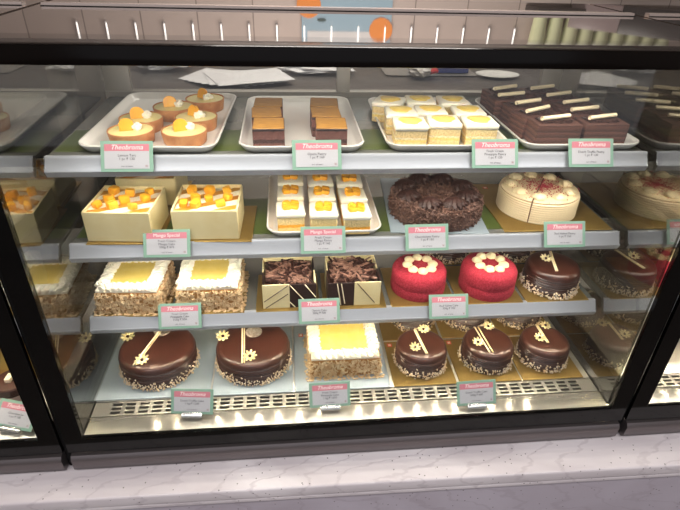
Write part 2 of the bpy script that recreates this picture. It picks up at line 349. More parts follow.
# ------------------------------------------------------------------ display cases
def rail_profile(s):
    return [(0.006, s + 0.002), (-0.001, s + 0.003), (-0.003, s + 0.0005), (-0.004, s - 0.003), (-0.0155, s - 0.0215), (-0.0175, s - 0.0205), (-0.0185, s - 0.0225),
            (-0.0135, s - 0.0345), (-0.010, s - 0.0345), (0.006, s - 0.008)]
def build_case(x0, x1, label, rx0, rx1, left_side=True, right_side=True, mull=None, power=1.0):
    c = thing('display_case', label, 'display case', ((x0 + x1) / 2, 0, 0.606))
    ox, oz = (x0 + x1) / 2, 0.606
    def P(name, mat, lo, hi, bev=0, parent=c):
        return B(name, mat, parent, (lo[0] - ox, lo[1], lo[2] - oz), (hi[0] - ox, hi[1], hi[2] - oz), bev)
    def PR(name, mat, pts, a, b, parent=c):
        bm = new(); prism(bm, [(y, z - oz) for y, z in pts], a - ox, b - ox); return finish(name, bm, mat, parent)
    P('base_cabinet', M_DARK, (x0, -0.16, 0.613), (x1, 0.47, 0.675))
    PR('bumper_rail', M_BUMPER, [(-0.16, 0.6165), (-0.176, 0.617), (-0.182, 0.624), (-0.1835, 0.655), (-0.178, 0.664), (-0.16, 0.667)], x0 + 0.004, x1 - 0.004)
    fg = P('front_glass', M_GLASS, (x0, YG - 0.003, 0.672), (x1, YG + 0.003, 1.4965))
    w = 0.040
    bm = new()
    for lo, hi in (((x0, 0.672), (x1, 0.716)), ((x0, 0.716), (x0 + w, 1.4965)), ((x1 - w, 0.716), (x1, 1.4965))):
        box(bm, (lo[0] - ox, YG - 0.0046, lo[1] - oz), (hi[0] - ox, YG + 0.0046, hi[1] - oz))
    finish('black_border', bm, M_FRIT, fg)
    if mull:
        for xa, xb in ((x0 - 0.0112, x0 - 0.0002), (x1 + 0.0002, x1 + 0.0112)): P('joint_strip', M_DARK, (xa, -0.166, 0.618), (xb, -0.148, 1.515))
    P('top_bar', M_BAR, (x0, -0.190, 1.4965), (x1, -0.145, 1.5245), 0.002)
    tp = P('top_glass', M_TOP, (x0, -0.1445, 1.515), (x1, 0.475, 1.523))
    P('front_band', plain('band tint', (104, 92, 86), 0.05, 0.75, 0.5), (x0, -0.1445, 1.523), (x1, -0.100, 1.5236), parent=tp)
    P('ridge_trim', M_TOPEDGE, (x0 + 0.012, 0.232, 1.523), (x1 - 0.012, 0.250, 1.529), parent=tp)
    P('ridge_seam', M_DARK, (x0 + 0.012, 0.226, 1.5231), (x1 - 0.012, 0.232, 1.524), parent=tp)
    sd = []
    if left_side: sd.append(x0 + 0.031)
    if right_side: sd.append(x1 - 0.031)
    for x in sd: P('side_glass', M_SIDE, (x - 0.003, -0.150, 0.70), (x + 0.003, 0.46, 1.488))
    # deck
    a, b = x0 + 0.036, x1 - 0.036
    d = P('deck', M_DECK, (a, -0.164, 0.700), (b, -0.112, 0.709), 0.001)
    P('raised_deck', M_STEEL, (a, -0.066, 0.690), (b, 0.46, 0.7105), 0.001)
    bm = new(); n = int((b - a - 0.07) / 0.031); g0 = (a + b) / 2 - n * 0.0155
    y0, y1 = -0.110, -0.068
    for k in range(4):
        y = y0 + (y1 - y0 - 0.005) * k / 3; box(bm, (g0 - ox, y, 0.703 - oz), (g0 + n * 0.031 - ox, y + 0.0055, 0.709 - oz))
    for k in range(n + 1):
        x = g0 + k * 0.031; box(bm, (x - 0.0045 - ox, y0, 0.7032 - oz), (x + 0.0045 - ox, y1, 0.7092 - oz))
    for lo, hi in ((a, g0), (g0 + n * 0.031, b)): box(bm, (lo - ox, y0, 0.703 - oz), (hi - ox, y1, 0.709 - oz))
    finish('vent_grille', bm, plain('grille steel', (166, 164, 158), .35, .8), c, smooth=False)
    P('vent_shade_box', M_DARK, (a, -0.112, 0.665), (b, -0.066, 0.69))  # black box, its colour stands in for the shade below the slots
    for s in (S1, S2, S3):
        sh = P('shelf', M_SHELF, (rx0, 0.004, s - 0.008), (rx1, 0.43, s - 0.0005), 0.001)
        PR('price_rail', M_RAIL, rail_profile(s), rx0, rx1, sh)
        for x in (rx0 - 0.0015, rx1 - 0.0005): PR('rail_end_cap', M_CHROME, rail_profile(s), x, x + 0.002, sh)
        if s > 1.0: P('green_liner', M_LINER, (rx0 + 0.004, 0.03, s - 0.0005), (rx1 - 0.004, 0.16 if s > 1.2 else 0.21, s - 0.0001), parent=sh)
    bars = [(1.482, 0.030)] + [(s - 0.030, -0.001) for s in (S1, S2, S3)]
    for z, y in bars:
        hs = P('light_bar', M_CHROME, (rx0 + 0.02, y - 0.007, z), (rx1 - 0.02, y + 0.007, z + 0.005))
        nn = int((rx1 - rx0) / 0.058); chip = None
        for k in range(nn):
            x = rx0 + 0.04 + (rx1 - rx0 - 0.08) * k / (nn - 1)
            if chip is None: chip = ch = B('led_chip', M_LEDS if z < 1.0 else M_LED, hs, (-0.004, -0.004, -0.003), (0.004, 0.004, 0), smooth=False)
            else: ch = chip.copy(); COL.objects.link(ch)
            ch.location = (x - ox, y, z - oz)
    for z, y, pw in LED:
        area('case_light', ((rx0 + rx1) / 2, y, z - 0.004), (math.radians(8), 0, 0), rx1 - rx0 - 0.06, 0.012, pw * power * (rx1 - rx0) / 1.2, WARM)
    # rear sliding doors
    bm = new()
    for xa, xb in (((x0 + 0.034, x0 + 0.10), (x1 - 0.09, x1 - 0.034)) + (((-0.012, 0.024),) if mull else ())):
        box(bm, (xa - ox, 0.445, 0.70 - oz), (xb - ox, 0.465, 1.488 - oz), 0.002)
    box(bm, (x0 + 0.034 - ox, 0.440, 1.276 - oz), (x1 - 0.034 - ox, 0.468, 1.300 - oz))
    box(bm, (x0 + 0.034 - ox, 0.440, 0.70 - oz), (x1 - 0.034 - ox, 0.468, 0.73 - oz))
    rf = finish('rear_frame', bm, M_FRAME, c)
    P('rear_glass', M_RGLASS, (x0 + 0.034, 0.453, 0.70), (x1 - 0.034, 0.457, 1.488), parent=rf)
    P('rear_cabinet', M_DARK, (x0, 0.47, 0.607), (x1, 0.475, 0.70))
    return c
build_case(-0.645, 0.645, 'wide central glass display case with three shelves of cakes and pastries', -0.6, 0.6, mull=True)
build_case(-1.262, -0.657, 'neighbouring display case beyond the glass, holding the chocolate topped jar', -1.215, -0.705, left_side=False, right_side=False, power=0.8)
build_case(0.657, 1.30, 'neighbouring display case with the bare steel deck at the right picture edge', 0.715, 1.25, left_side=False, right_side=False, power=0.8)

# ------------------------------------------------------------------ trays and boards
def make_tray(w, d):
    def f():
        t = thing('serving_tray', '', 'tray'); bm = new(); r = 0.034
        L = []
        for ins, z in ((0.014, 0.0), (0.011, 0.001), (0.001, 0.013), (0.0, 0.015), (0.001, 0.017), (0.004, 0.0165), (0.012, 0.0055), (0.017, 0.004)):
            L.append([(x, y, z) for x, y in rrect(w - 2 * ins, d - 2 * ins, max(r - ins, 0.01), 7)])
        loft(bm, L); finish('tray_body', bm, M_TRAY, t); return t
    return f
def tray(w, d, x, y, z, rz, label): return Kind(make_tray(w, d)).put((x, y, z), rz, label, 'white trays of pastries')
G = 'white trays of pastries'
tray(0.268, 0.395, -0.411, 0.208, S1, -0.035, 'white rounded tray under the six lemon tarts')
tray(0.252, 0.370, -0.117, 0.191, S1, 0, 'white rounded tray with two columns of gold topped chocolate pastries')
tray(0.260, 0.360, 0.185, 0.187, S1, -0.02, 'white rounded tray under the nine pineapple pastries')
tray(0.262, 0.360, 0.468, 0.188, S1, 0.0, 'white rounded tray under the truffle pastries topped with white sticks')
tray(0.254, 0.330, -0.070, 0.171, S2, 0, 'white rounded tray under the mango pastries on the middle shelf')

def board(w, d, x, y, z, mat, label, rz=0, sticker=None, group='cake boards'):
    t = thing('cake_board', label, 'cake board', (x, y, z), rz, group)
    bm = new(); box(bm, (-w / 2, -d / 2, 0), (w / 2, d / 2, 0.003), 0.001, 1); finish('board_sheet', bm, mat, t)
    if sticker:
        sx, sy_ = sticker; o = B('sticker', M_STICKER, t, (sx - 0.006, sy_ - 0.006, 0.003), (sx + 0.006, sy_ + 0.006, 0.0034))
        bm = new(); box(bm, (sx - 0.0035, sy_ - 0.0035, 0.0034), (sx + 0.0035, sy_ + 0.0035, 0.0036)); finish('sticker_print', bm, plain('sticker print', (250, 220, 200), 0.6), o)
    return t

# ------------------------------------------------------------------ lemon tarts
def make_tart():
    t = thing('lemon_tart', '', 'tart'); bm = new()
    lathe(bm, [(0, 0), (0.040, 0), (0.042, 0.002), (0.0455, 0.025), (0.0450, 0.0262), (0.0432, 0.0262), (0.0425, 0.0235), (0, 0.0222)], 40, fn=lambda a, r, z: r * (1 + 0.008 * math.sin(5 * a)))
    finish('crust', bm, M_CRUST, t)
    bm = new(); lathe(bm, [(0.0428, 0.0225), (0.0422, 0.0244), (0.03, 0.0250), (0, 0.0252)], 36); finish('lemon_filling', bm, M_CURD, t)
    bm = new(); n = 12
    pts = [(-0.011, 0.0), (0.011, 0.0)] + [(0.0115 * math.cos(PI * k / n), 0.011 + 0.010 * math.sin(PI * k / n)) for k in range(n + 1)]
    vs = prism(bm, pts, -0.0035, 0.0035)
    for v in vs: v.co.x, v.co.y = v.co.y, v.co.x + 8.0 * v.co.y ** 2
    bmesh.ops.bevel(bm, geom=bm.edges[:], offset=0.0012, segments=2, affect='EDGES')
    xf(bm.verts, (-0.006, -0.006, 0.0235), (-0.35, 0, 0.15), (1.25, 1.25, 1.2)); finish('mango_slice', bm, M_MANGO, t)
    bm = new()
    for k in range(7): blob(bm, (0.013 + rnd.uniform(-.008, .008), 0.003 + rnd.uniform(-.007, .007), 0.028 + rnd.uniform(0, .004)), (0.0075, 0.0075, 0.006), 0.35, 2, 3, k)
    finish('cream_puff', bm, M_CREAM, t); return t
K = Kind(make_tart); G = 'lemon tarts on the white tray'; zt = S1 + 0.0045
for x, y, rz, l in ((-0.456, 0.072, 0.1, 'lemon tart in the front row behind the lemon tart price tag'), (-0.454, 0.152, 0.1, 'lemon tart in the second row, along the outer tray edge'),
                    (-0.402, 0.238, 0.0, 'lemon tart third from the front, centred on its tray'), (-0.340, 0.304, -0.9, 'lemon tart in the tray corner farthest from the price tag'),
                    (-0.341, 0.161, -0.9, 'lemon tart in the second row, on the side of the chocolate pastries'), (-0.352, 0.070, 0.25, 'lemon tart in the front row, fully clear of the price tag')):
    K.put((x, y, zt), rz, l, G)

# ------------------------------------------------------------------ opera pastries
def make_opera():
    t = thing('chocolate_layer_pastry', '', 'pastry')
    bm = new(); box(bm, (-0.031, -0.036, 0), (0.031, 0.036, 0.040), 0.0015, 1); finish('layered_body', bm, M_OPERA, t)
    bm = new(); box(bm, (-0.0315, -0.0365, 0.0395), (0.0315, 0.0365, 0.0418), 0.001, 1); finish('chocolate_coat', bm, M_DCHOC, t)
    bm = new(); box(bm, (-0.0305, -0.0355, 0.0415), (0.0305, 0.0355, 0.0432), 0.0008, 1); finish('gold_glaze', bm, M_GOLDGL, t); return t
K = Kind(make_opera); G = 'gold topped chocolate pastries'
for cx, side in ((-0.183, 'lemon tarts'), (-0.058, 'pineapple pastries')):
    for k, (y, w_) in enumerate(((0.056, 'front'), (0.132, 'middle'), (0.207, 'rear'))):
        K.put((cx + (0, -0.006, -0.004)[k], y, zt), (0.0, 0.05, -0.02)[k] + (0 if cx < -0.1 else -0.04), f'{w_} gold topped chocolate pastry of the column nearer the {side}', G)

# ------------------------------------------------------------------ pineapple pastries
def make_pine_pastry():
    t = thing('pineapple_pastry', '', 'pastry')
    bm = new(); box(bm, (-0.032, -0.032, 0), (0.032, 0.032, 0.037), 0.002, 1); finish('sponge', bm, M_SPONGE, t)
    bm = new(); box(bm, (-0.034, -0.034, 0.035), (0.034, 0.034, 0.047), 0.0045, 2)
    bmesh.ops.subdivide_edges(bm, edges=bm.edges[:], cuts=2)
    for v in bm.verts: v.co += 0.0016 * noise.noise_vector(v.co * 90)
    finish('cream_topping', bm, M_CREAM, t)
    bm = new(); vs = lathe(bm, [(0, 0.0455), (0.022, 0.0455), (0.023, 0.048), (0.019, 0.0505), (0, 0.051)], 24, fn=lambda a, r, z: r * (1 + 0.12 * math.sin(3 * a) + 0.06 * math.sin(5 * a + 1)))
    finish('pineapple_glaze', bm, M_PINE, t); return t
K = Kind(make_pine_pastry); G = 'pineapple pastries on the white tray'
xs = {0: (0.104, 0.177, 0.252), 1: (0.100, 0.168, 0.252), 2: (0.090, 0.163, 0.240)}
for r, rn in enumerate(('front', 'middle', 'back')):
    for c, cn in enumerate(('beside the chocolate pastries', 'in the central column', 'beside the truffle pastries')):
        K.put((xs[r][c], (0.055, 0.136, 0.218)[r] + (0.0, 0.012, 0.008)[c] * (1 if r == 0 else .6), zt), (-0.08, -0.1, -0.06)[c] + (-.35 if (r, c) == (2, 0) else 0), f'{rn} row pineapple pastry {cn}', G)

# ------------------------------------------------------------------ truffle pastries
def make_truffle():
    t = thing('truffle_pastry', '', 'pastry')
    bm = new(); box(bm, (-0.048, -0.0285, 0), (0.048, 0.0285, 0.047), 0.0015, 1); finish('layered_body', bm, M_TRUF, t)
    bm = new(); rr = random.Random(3)
    for k in range(110):
        bit(bm, (rr.uniform(-.036, .036), rr.uniform(-.018, .018), 0.0485 + rr.uniform(0, .002)), (rr.uniform(.004, .009), .0022, .0014), (rr.uniform(-.5, .5), rr.uniform(-.5, .5), rr.uniform(0, 3)))
    tag(finish('chocolate_shavings', bm, M_DCHOC, t, smooth=False), kind='stuff')
    bm = new(); tube(bm, (-0.035, -0.011, 0.0555), (0.035, 0.011, 0.0555), 0.0045, 12); finish('white_chocolate_stick', bm, M_STICK, t); return t
K = Kind(make_truffle); G = 'truffle pastries topped with white chocolate sticks'
rows = ['front row', 'second row', 'third row', 'fourth row', 'rear row']
for k, (xa, xb, y) in enumerate(((0.411, 0.516, 0.052), (0.398, 0.507, 0.112), (0.401, 0.517, 0.172), (0.386, 0.506, 0.236), (0.394, 0.492, 0.298))):
    K.put((xa, y, zt), (0.0, 0.2, 0.08, 0.0, 0.12)[k], f'{rows[k]} truffle pastry on the side of the pineapple pastries', G)
    K.put((xb, y + 0.004, zt), (0.0, -0.03, 0.03, 0.05, 0.06)[k], f'{rows[k]} truffle pastry on the side of the end glass', G)

# ------------------------------------------------------------------ mango cakes
def make_mango_cake(seed):
    def f():
        t = thing('mango_cake', '', 'cake'); rr = random.Random(seed); w, d, h = 0.132, 0.124, 0.067
        bm = new(); box(bm, (-w / 2 + .003, -d / 2 + .003, 0), (w / 2 - .003, d / 2 - .003, h - .004)); finish('striped_top', bm, M_STRIPE, t)
        for lo, hi in (((-w / 2 - .002, -d / 2 - .002, 0), (w / 2 + .001, -d / 2 + .002, h)), ((-w / 2, d / 2 - .002, 0), (w / 2, d / 2 + .002, h + .003)),
                       ((-w / 2 - .002, -d / 2 + .002, 0), (-w / 2 + .002, d / 2 - .002, h + .001)), ((w / 2 - .002, -d / 2 + .002, 0), (w / 2 + .002, d / 2 - .002, h + .002))):
            bm = new(); box(bm, lo, hi, 0.0008, 1); finish('white_chocolate_panel', bm, M_WCHOC, t)
        pts = [(-.045, -.03), (-.018, -.036), (.03, -.034), (-.03, -.002), (.004, -.008), (.044, .002), (-.036, .034), (.002, .032), (.040, .038)]
        for k, (x, y) in enumerate(pts):
            bm = new(); s = rr.uniform(.0085, .0105)
            box(bm, (-s, -s * .85, -s * .8), (s, s * .85, s * .8), 0.0032, 2)
            xf(bm.verts, (x + rr.uniform(-.004, .004), y + rr.uniform(-.004, .004), h - .004 + s * .72), (rr.uniform(-.25, .25), rr.uniform(-.25, .25), rr.uniform(0, 3))); finish('mango_cube', bm, M_MANGO, t)
        return t
    return f
K1, K2 = Kind(make_mango_cake(4)), Kind(make_mango_cake(9)); G = 'mango cakes in white chocolate panels'
board(0.15, 0.17, -0.490, 0.080, S2, M_GOLDB, 'gold board under the front mango cake nearest the end glass', -0.03)
board(0.17, 0.17, -0.310, 0.082, S2, M_GOLDB, 'gold board under the mango cake beside the mango pastries', -0.03)
board(0.15, 0.15, -0.474, 0.245, S2, M_GOLDB, 'gold board under the rear mango cake', -0.03)
K1.put((-0.493, 0.068, S2 + .0032), -0.07, 'front mango cake nearest the end glass, above the mango special tag', G)
K2.put((-0.320, 0.070, S2 + .0032), -0.02, 'mango cake with larger cubes, beside the tray of mango pastries', G)
K1.put((-0.474, 0.240, S2 + .0032), -0.03, 'rear mango cake mostly hidden behind the front mango cake', G)

# ------------------------------------------------------------------ mango pastries
def make_mango_pastry():
    t = thing('mango_pastry', '', 'pastry')
    bm = new(); box(bm, (-0.029, -0.031, 0), (0.029, 0.031, 0.037), 0.002, 1); finish('sponge', bm, M_MSPONGE, t)
    bm = new(); box(bm, (-0.031, -0.033, 0.035), (0.031, 0.033, 0.047), 0.0045, 2)
    bmesh.ops.subdivide_edges(bm, edges=bm.edges[:], cuts=2)
    for v in bm.verts: v.co += 0.0014 * noise.noise_vector(v.co * 90)
    finish('cream_topping', bm, M_CREAM, t)
    for x, y, a in ((-.009, -.008, .3), (.009, -.007, -.2), (-.007, .009, .8), (.010, .010, .1)):
        bm = new(); box(bm, (-.009, -.008, -.005), (.009, .008, .005), 0.003, 2); xf(bm.verts, (x, y, 0.051), (a * .4, .2, a)); finish('mango_cube', bm, M_MANGO, t)
    return t
K = Kind(make_mango_pastry); G = 'mango pastries on the middle shelf'
for c, (x, cn) in enumerate(((-0.144, 'beside the boxed mango cake'), (-0.072, 'in the central column'), (-0.001, 'beside the chocolate flake cake'))):
    for r, rn in enumerate(('front', 'second', 'third')):
        K.put((x + (0, .001, .002)[r], (0.056, 0.138, 0.220)[r] - 0.008 * c, S2 + .0045), (0.03, -0.02, 0)[(c + r) % 3], f'{rn} row mango pastry {cn}', G)

# ------------------------------------------------------------------ chocolate flake cake
board(0.222, 0.30, 0.199, 0.162, S2, M_GREYB, 'pale grey blue board under the chocolate flake cake', -0.08)
t = thing('chocolate_flake_cake', 'round chocolate cake covered in chocolate flakes and dark rosettes', 'cake', (0.199, 0.118, S2 + .003))
R_ = 0.104; H_ = 0.045
bm = new(); lathe(bm, [(0, 0), (R_, 0), (R_ + .002, .01), (R_, H_ - .008), (R_ - .008, H_), (0, H_)], 44); finish('cake_body', bm, M_FLAKE, t)
bm = new(); rr = random.Random(5)
for k in range(2600):
    a = rr.uniform(0, 2 * PI)
    if rr.random() < .45: p = (R_ * math.cos(a) * 1.01, R_ * math.sin(a) * 1.01, rr.uniform(.002, H_))
    else:
        q = R_ * math.sqrt(rr.random()); p = (q * math.cos(a), q * math.sin(a), H_ + rr.uniform(0, .004))
    bit(bm, p, (rr.uniform(.008, .019), .0030, .0015), (rr.uniform(-1, 1), rr.uniform(-1, 1), rr.uniform(0, 6.3)))
tag(finish('chocolate_flakes', bm, M_FLAKE, t, smooth=False), kind='stuff')
def rosette(bm, loc, r, h, ridges=9, turns=1.0, dp=.14):
    L = []
    for z, q in ((0, .88), (.12, 1.0), (.35, 1.0), (.58, .88), (.78, .66), (.92, .4), (1, .12)):
        L.append([(loc[0] + r * q * (1 + dp * math.cos(ridges * a + z * 5 * turns)) * math.cos(a), loc[1] + r * q * (1 + dp * math.cos(ridges * a + z * 5 * turns)) * math.sin(a), loc[2] + h * z) for a in [2 * PI * k / 54 for k in range(54)]])
    loft(bm, L)
for k in range(8):
    a = k * PI / 4 + .35; bm = new(); rosette(bm, (.074 * math.cos(a), .074 * math.sin(a), H_ + .001), .025, .022, 11, 1.6, .17); finish('chocolate_rosette', bm, M_ROSE, t)

# ------------------------------------------------------------------ cream cake with red crumbs
board(0.256, 0.26, 0.464, 0.142, S2, M_GOLDB, 'wide gold board under the ivory cream cake', 0.0, (-0.095, 0.105))
t = thing('cream_cake', 'ivory round cake with combed sides, dollops and red crumbs on a gold board', 'cake', (0.455, 0.129, S2 + .003))
R_ = 0.092; H_ = 0.055
prof = [(0, 0), (R_, 0)]
for k in range(45):
    z = .001 + (H_ - .006) * k / 44; prof.append((R_ + .0019 * math.sin(k * 2 * PI / 5), z))
prof += [(R_ - .001, H_ - .002), (R_ - .004, H_), (0, H_)]
bm = new(); lathe(bm, prof, 56); finish('cream_coating', bm, M_COMB, t)
bm = new()
for s in (-1, 1): box(bm, (-.0012, -R_ - .0022, .001), (.0012, R_ + .0022, H_ + .0012))
xf(bm.verts, (0, 0, 0), (0, 0, -.58)); finish('cut_shade_strip', bm, plain('cut shade', (120, 84, 60), .7), t)  # dark strip painted in for the shaded cut between the cake halves
for k in range(9):
    a = k * 2 * PI / 9 + .1; bm = new(); rosette(bm, ((.068) * math.cos(a), (.068) * math.sin(a), H_), .0155, .012, 6, .6, .07); finish('cream_dollop', bm, M_CREAMY, t)
bm = new(); rr = random.Random(8)
for k in range(800):
    a = rr.uniform(0, 2 * PI); q = min(abs(rr.gauss(0, .045)), .095); x, y = q * math.cos(a) + .012, q * math.sin(a)
    if math.hypot(x, y) > .094: continue
    s = rr.uniform(.0008, .002); bit(bm, (x, y, H_ + s * .4 + (.008 if .06 < math.hypot(x, y) < .088 and rr.random() < .3 else 0)), (s, s, s), (rr.random() * 3, rr.random() * 3, rr.random() * 3))
tag(finish('red_crumbs', bm, M_REDC, t, smooth=False), kind='stuff')

# ------------------------------------------------------------------ square pineapple cakes
def make_pine_cake(w, d, h, seed):
    def f():
        t = thing('pineapple_cake', '', 'cake'); rr = random.Random(seed)
        bm = new(); box(bm, (-w / 2, -d / 2, 0), (w / 2, d / 2, h - .006), .004, 2); finish('sponge_body', bm, M_CRUMB, t)
        bm = new()
        for k in range(1500):
            f_ = rr.randrange(4); u = rr.uniform(-.5, .5); z = rr.uniform(.001, h - .010)
            p = [(u * w, -d / 2 - .001, z), (u * w, d / 2 + .001, z), (-w / 2 - .001, u * d, z), (w / 2 + .001, u * d, z)][f_]
            s = rr.uniform(.006, .011); bit(bm, (p[0] + rr.uniform(-.002, .002), p[1] + rr.uniform(-.002, .002), p[2]), (s, s * .65, .0012), (rr.uniform(-1.5, 1.5), rr.uniform(-1.5, 1.5), rr.uniform(0, 6)))
        for k in range(160):
            f_ = rr.randrange(4); u = rr.uniform(-.55, .55); e = rr.uniform(.004, .012)
            p = [(u * w, -d / 2 - e), (u * w, d / 2 + e), (-w / 2 - e, u * d), (w / 2 + e, u * d)][f_]
            bit(bm, (p[0], p[1], .0012), (.007, .005, .0012), (rr.uniform(-.3, .3), rr.uniform(-.3, .3), rr.uniform(0, 6)))
        tag(finish('almond_flakes', bm, M_ALM, t, smooth=False), kind='stuff')
        bm = new(); box(bm, (-w / 2 + .001, -d / 2 + .001, h - .008), (w / 2 - .001, d / 2 - .001, h - .001), .002); finish('cream_layer', bm, M_CREAM, t)
        bm = new(); step = .0135
        def shell(x, y, a):
            for q in range(3):
                blob(bm, (x + rr.uniform(-.001, .001) + math.cos(a) * (q - 1) * .0058, y + math.sin(a) * (q - 1) * .0058, h + rr.uniform(0, .003) + .0016 * (1 - abs(q - 1))), (.0125, .0062, .0078), .45, 1.6, 2, rr.random() * 9, (0, 0, a + .75))
        m = .0145
        nx, ny = int((w - 2 * m) / step), int((d - 2 * m) / step)
        for k in range(nx + 1):
            x = -w / 2 + m + (w - 2 * m) * k / nx; shell(x, -d / 2 + m - .002, PI / 2); shell(x, d / 2 - m + .002, PI / 2)
        for k in range(1, ny):
            y = -d / 2 + m + (d - 2 * m) * k / ny; shell(-w / 2 + m - .002, y, 0); shell(w / 2 - m + .002, y, 0)
        finish('cream_border', bm, M_CREAM, t)
        bm = new(); pts = rrect(w - .046, d - .046, .006, 4)
        loft(bm, [[(x * (1 + .03 * noise.noise(Vector((x, y, i)) * 70)), y * (1 + .03 * noise.noise(Vector((y, x, i)) * 70)), h + z) for x, y in pts] for i, z in ((0, -.002), (0, .0025))]); finish('pineapple_jelly', bm, M_PINEF, t)
        return t
    return f
board(0.165, 0.175, -0.508, 0.085, S3, M_GOLDB, 'gold board under the pineapple cake nearest the end glass', -0.04)
board(0.165, 0.175, -0.338, 0.085, S3, M_GOLDB, 'gold board under the pineapple cake beside the boxed curl cakes', 0, (0.075, 0.03))
K = Kind(make_pine_cake(0.137, 0.140, 0.062, 11)); G = 'square pineapple cakes coated in almond flakes'
K.put((-0.511, 0.080, S3 + .0032), -0.05, 'pineapple cake on the third shelf nearest the end glass', G)
K.put((-0.336, 0.082, S3 + .0032), 0.0, 'pineapple cake on the third shelf beside the curl topped cakes', G)

# ------------------------------------------------------------------ curl-topped boxed cakes
M_LINED = plain('dark panel', (44, 24, 20), .35)
def make_curl_cake(flip, seed):
    def f():
        t = thing('chocolate_curl_cake', '', 'cake'); rr = random.Random(seed); w, d, h = 0.120, 0.108, 0.066
        bm = new(); box(bm, (-w / 2 + .004, -d / 2 + .004, 0), (w / 2 - .004, d / 2 - .004, h - .012)); finish('cake_body', bm, M_GLAZE, t)
        def face(xa, xb, z1, mat, name, lines, lmat, y=-d / 2 - .002):
            bm = new(); box(bm, (xa, y - .0015, 0), (xb, y + .0015, z1), .0005, 1); o = finish(name, bm, mat, t)
            bm = new()
            for (x0, z0, x1, zz) in lines: tube(bm, (xa + (xb - xa) * x0, y - .0015, z1 * z0), (xa + (xb - xa) * x1, y - .0015, z1 * zz), .0011, 6)
            finish('drizzle_line', bm, lmat, o)
        lw = [(0.05, .3, .95, .95), (.1, .02, .95, .6)]; ld = [(.02, .98, .55, .3), (.0, .25, .2, .02), (.58, .98, .98, .42)]
        if not flip:
            face(-w / 2 - .002, 0, h, M_WCHOC, 'white_chocolate_panel', lw, M_DCHOC); face(0, w / 2 + .002, h - .001, M_LINED, 'dark_chocolate_panel', ld, M_STICK)
        else:
            face(-w / 2 - .002, 0, h - .001, M_LINED, 'dark_chocolate_panel', [(.35, .98, .5, .05), (.5, .98, .65, .1)], M_STICK); face(0, w / 2 + .002, h, M_WCHOC, 'white_chocolate_panel', [(.1, .95, .8, .1)], M_DCHOC)
        for lo, hi, mt, nm in (((-w / 2 - .001, d / 2 - .002, 0), (w / 2 + .001, d / 2 + .002, h + .004), M_WCHOC, 'white_chocolate_panel'),
                               ((-w / 2 - .002, -d / 2, 0), (-w / 2 + .0015, 0, h - .002), M_LINED, 'dark_chocolate_panel'), ((-w / 2 - .002, 0, 0), (-w / 2 + .0015, d / 2 - .002, h), M_WCHOC, 'white_chocolate_panel'),
                               ((w / 2 - .0015, -d / 2, 0), (w / 2 + .002, 0, h), M_WCHOC if not flip else M_LINED, 'end_panel'), ((w / 2 - .0015, 0, 0), (w / 2 + .002, d / 2 - .002, h + .001), M_LINED if not flip else M_WCHOC, 'end_panel')):
            bm = new(); box(bm, lo, hi, .0005, 1); finish(nm, bm, mt, t)
        bm = new(); bd = new()
        for k in range(190):
            x, y = rr.uniform(-w / 2 + .012, w / 2 - .012), rr.uniform(-d / 2 + .012, d / 2 - .012); z = h - .012 + rr.uniform(.001, .015)
            L_ = rr.uniform(.011, .024); a = rr.uniform(0, 6.3); e = rr.uniform(-.5, .5)
            r_ = rr.uniform(.002, .0042); dx, dy, dz = L_ * math.cos(a) * math.cos(e), L_ * math.sin(a) * math.cos(e), L_ * math.sin(e)
            x = max(-w / 2 + .006 + abs(dx), min(w / 2 - .006 - abs(dx), x)); y = max(-d / 2 + .006 + abs(dy), min(d / 2 - .006 - abs(dy), y))
            tube(bm if k % 2 else bd, (x - dx, y - dy, z - dz * .5), (x + dx, y + dy, z + dz), r_, 7)
        tag(finish('chocolate_curls', bm, M_CURL, t), kind='stuff'); tag(finish('gap_shade_curls', bd, M_DCHOC, t), kind='stuff'); return t  # dark curls put the shade of the gaps between curls into colour
    return f
board(0.15, 0.155, -0.155, 0.075, S3, M_GOLDB, 'gold board under the curl cake whose front is white then dark', 0, (0.066, 0.05))
board(0.15, 0.155, 0.003, 0.075, S3, M_GOLDB, 'gold board under the curl cake whose front is dark then white', 0, (0.066, 0.055))
Kind(make_curl_cake(False, 2)).put((-0.152, 0.066, S3 + .0032), 0.02, 'curl topped square cake with the white half panel towards the pineapple cake', 'square cakes topped with chocolate curls')
Kind(make_curl_cake(True, 6)).put((0.000, 0.066, S3 + .0032), 0.0, 'curl topped square cake with the white half panel towards the red cakes', 'square cakes topped with chocolate curls')

# ------------------------------------------------------------------ red velvet cakes
def make_red():
    t = thing('red_velvet_cake', '', 'cake'); R_, H_ = 0.0665, 0.064
    bm = new(); lathe(bm, [(0, 0), (R_, 0), (R_ + .0015, .008), (R_ + .001, .022), (R_ - .001, .026), (R_ + .001, .03), (R_, H_ - .012), (R_ - .004, H_ - .004), (R_ - .012, H_), (0, H_ + .001)], 56,
                      fn=lambda a, r, z: r * (1 + .006 * noise.noise(Vector((math.cos(a) * 6, math.sin(a) * 6, z * 200)))))
    finish('red_crumb_coat', bm, M_RED, t)
    for k in range(8):
        a = k * PI / 4; bm = new(); rosette(bm, (.0315 * math.cos(a), .0315 * math.sin(a), H_), .0122, .0115, 5, .4, .04); finish('cream_dollop', bm, M_CREAMY, t)
    return t
board(0.160, 0.17, 0.169, 0.083, S3, M_GOLDB, 'gold board under the red velvet cake beside the curl cake', 0, (0.062, 0.06))
board(0.160, 0.17, 0.336, 0.083, S3, M_GOLDB, 'gold board under the red velvet cake beside the chocolate cake', 0)
K = Kind(make_red); G = 'red velvet cakes with a ring of cream'
K.put((0.169, 0.077, S3 + .0032), 0.0, 'red velvet cake standing next to the square curl cake', G)
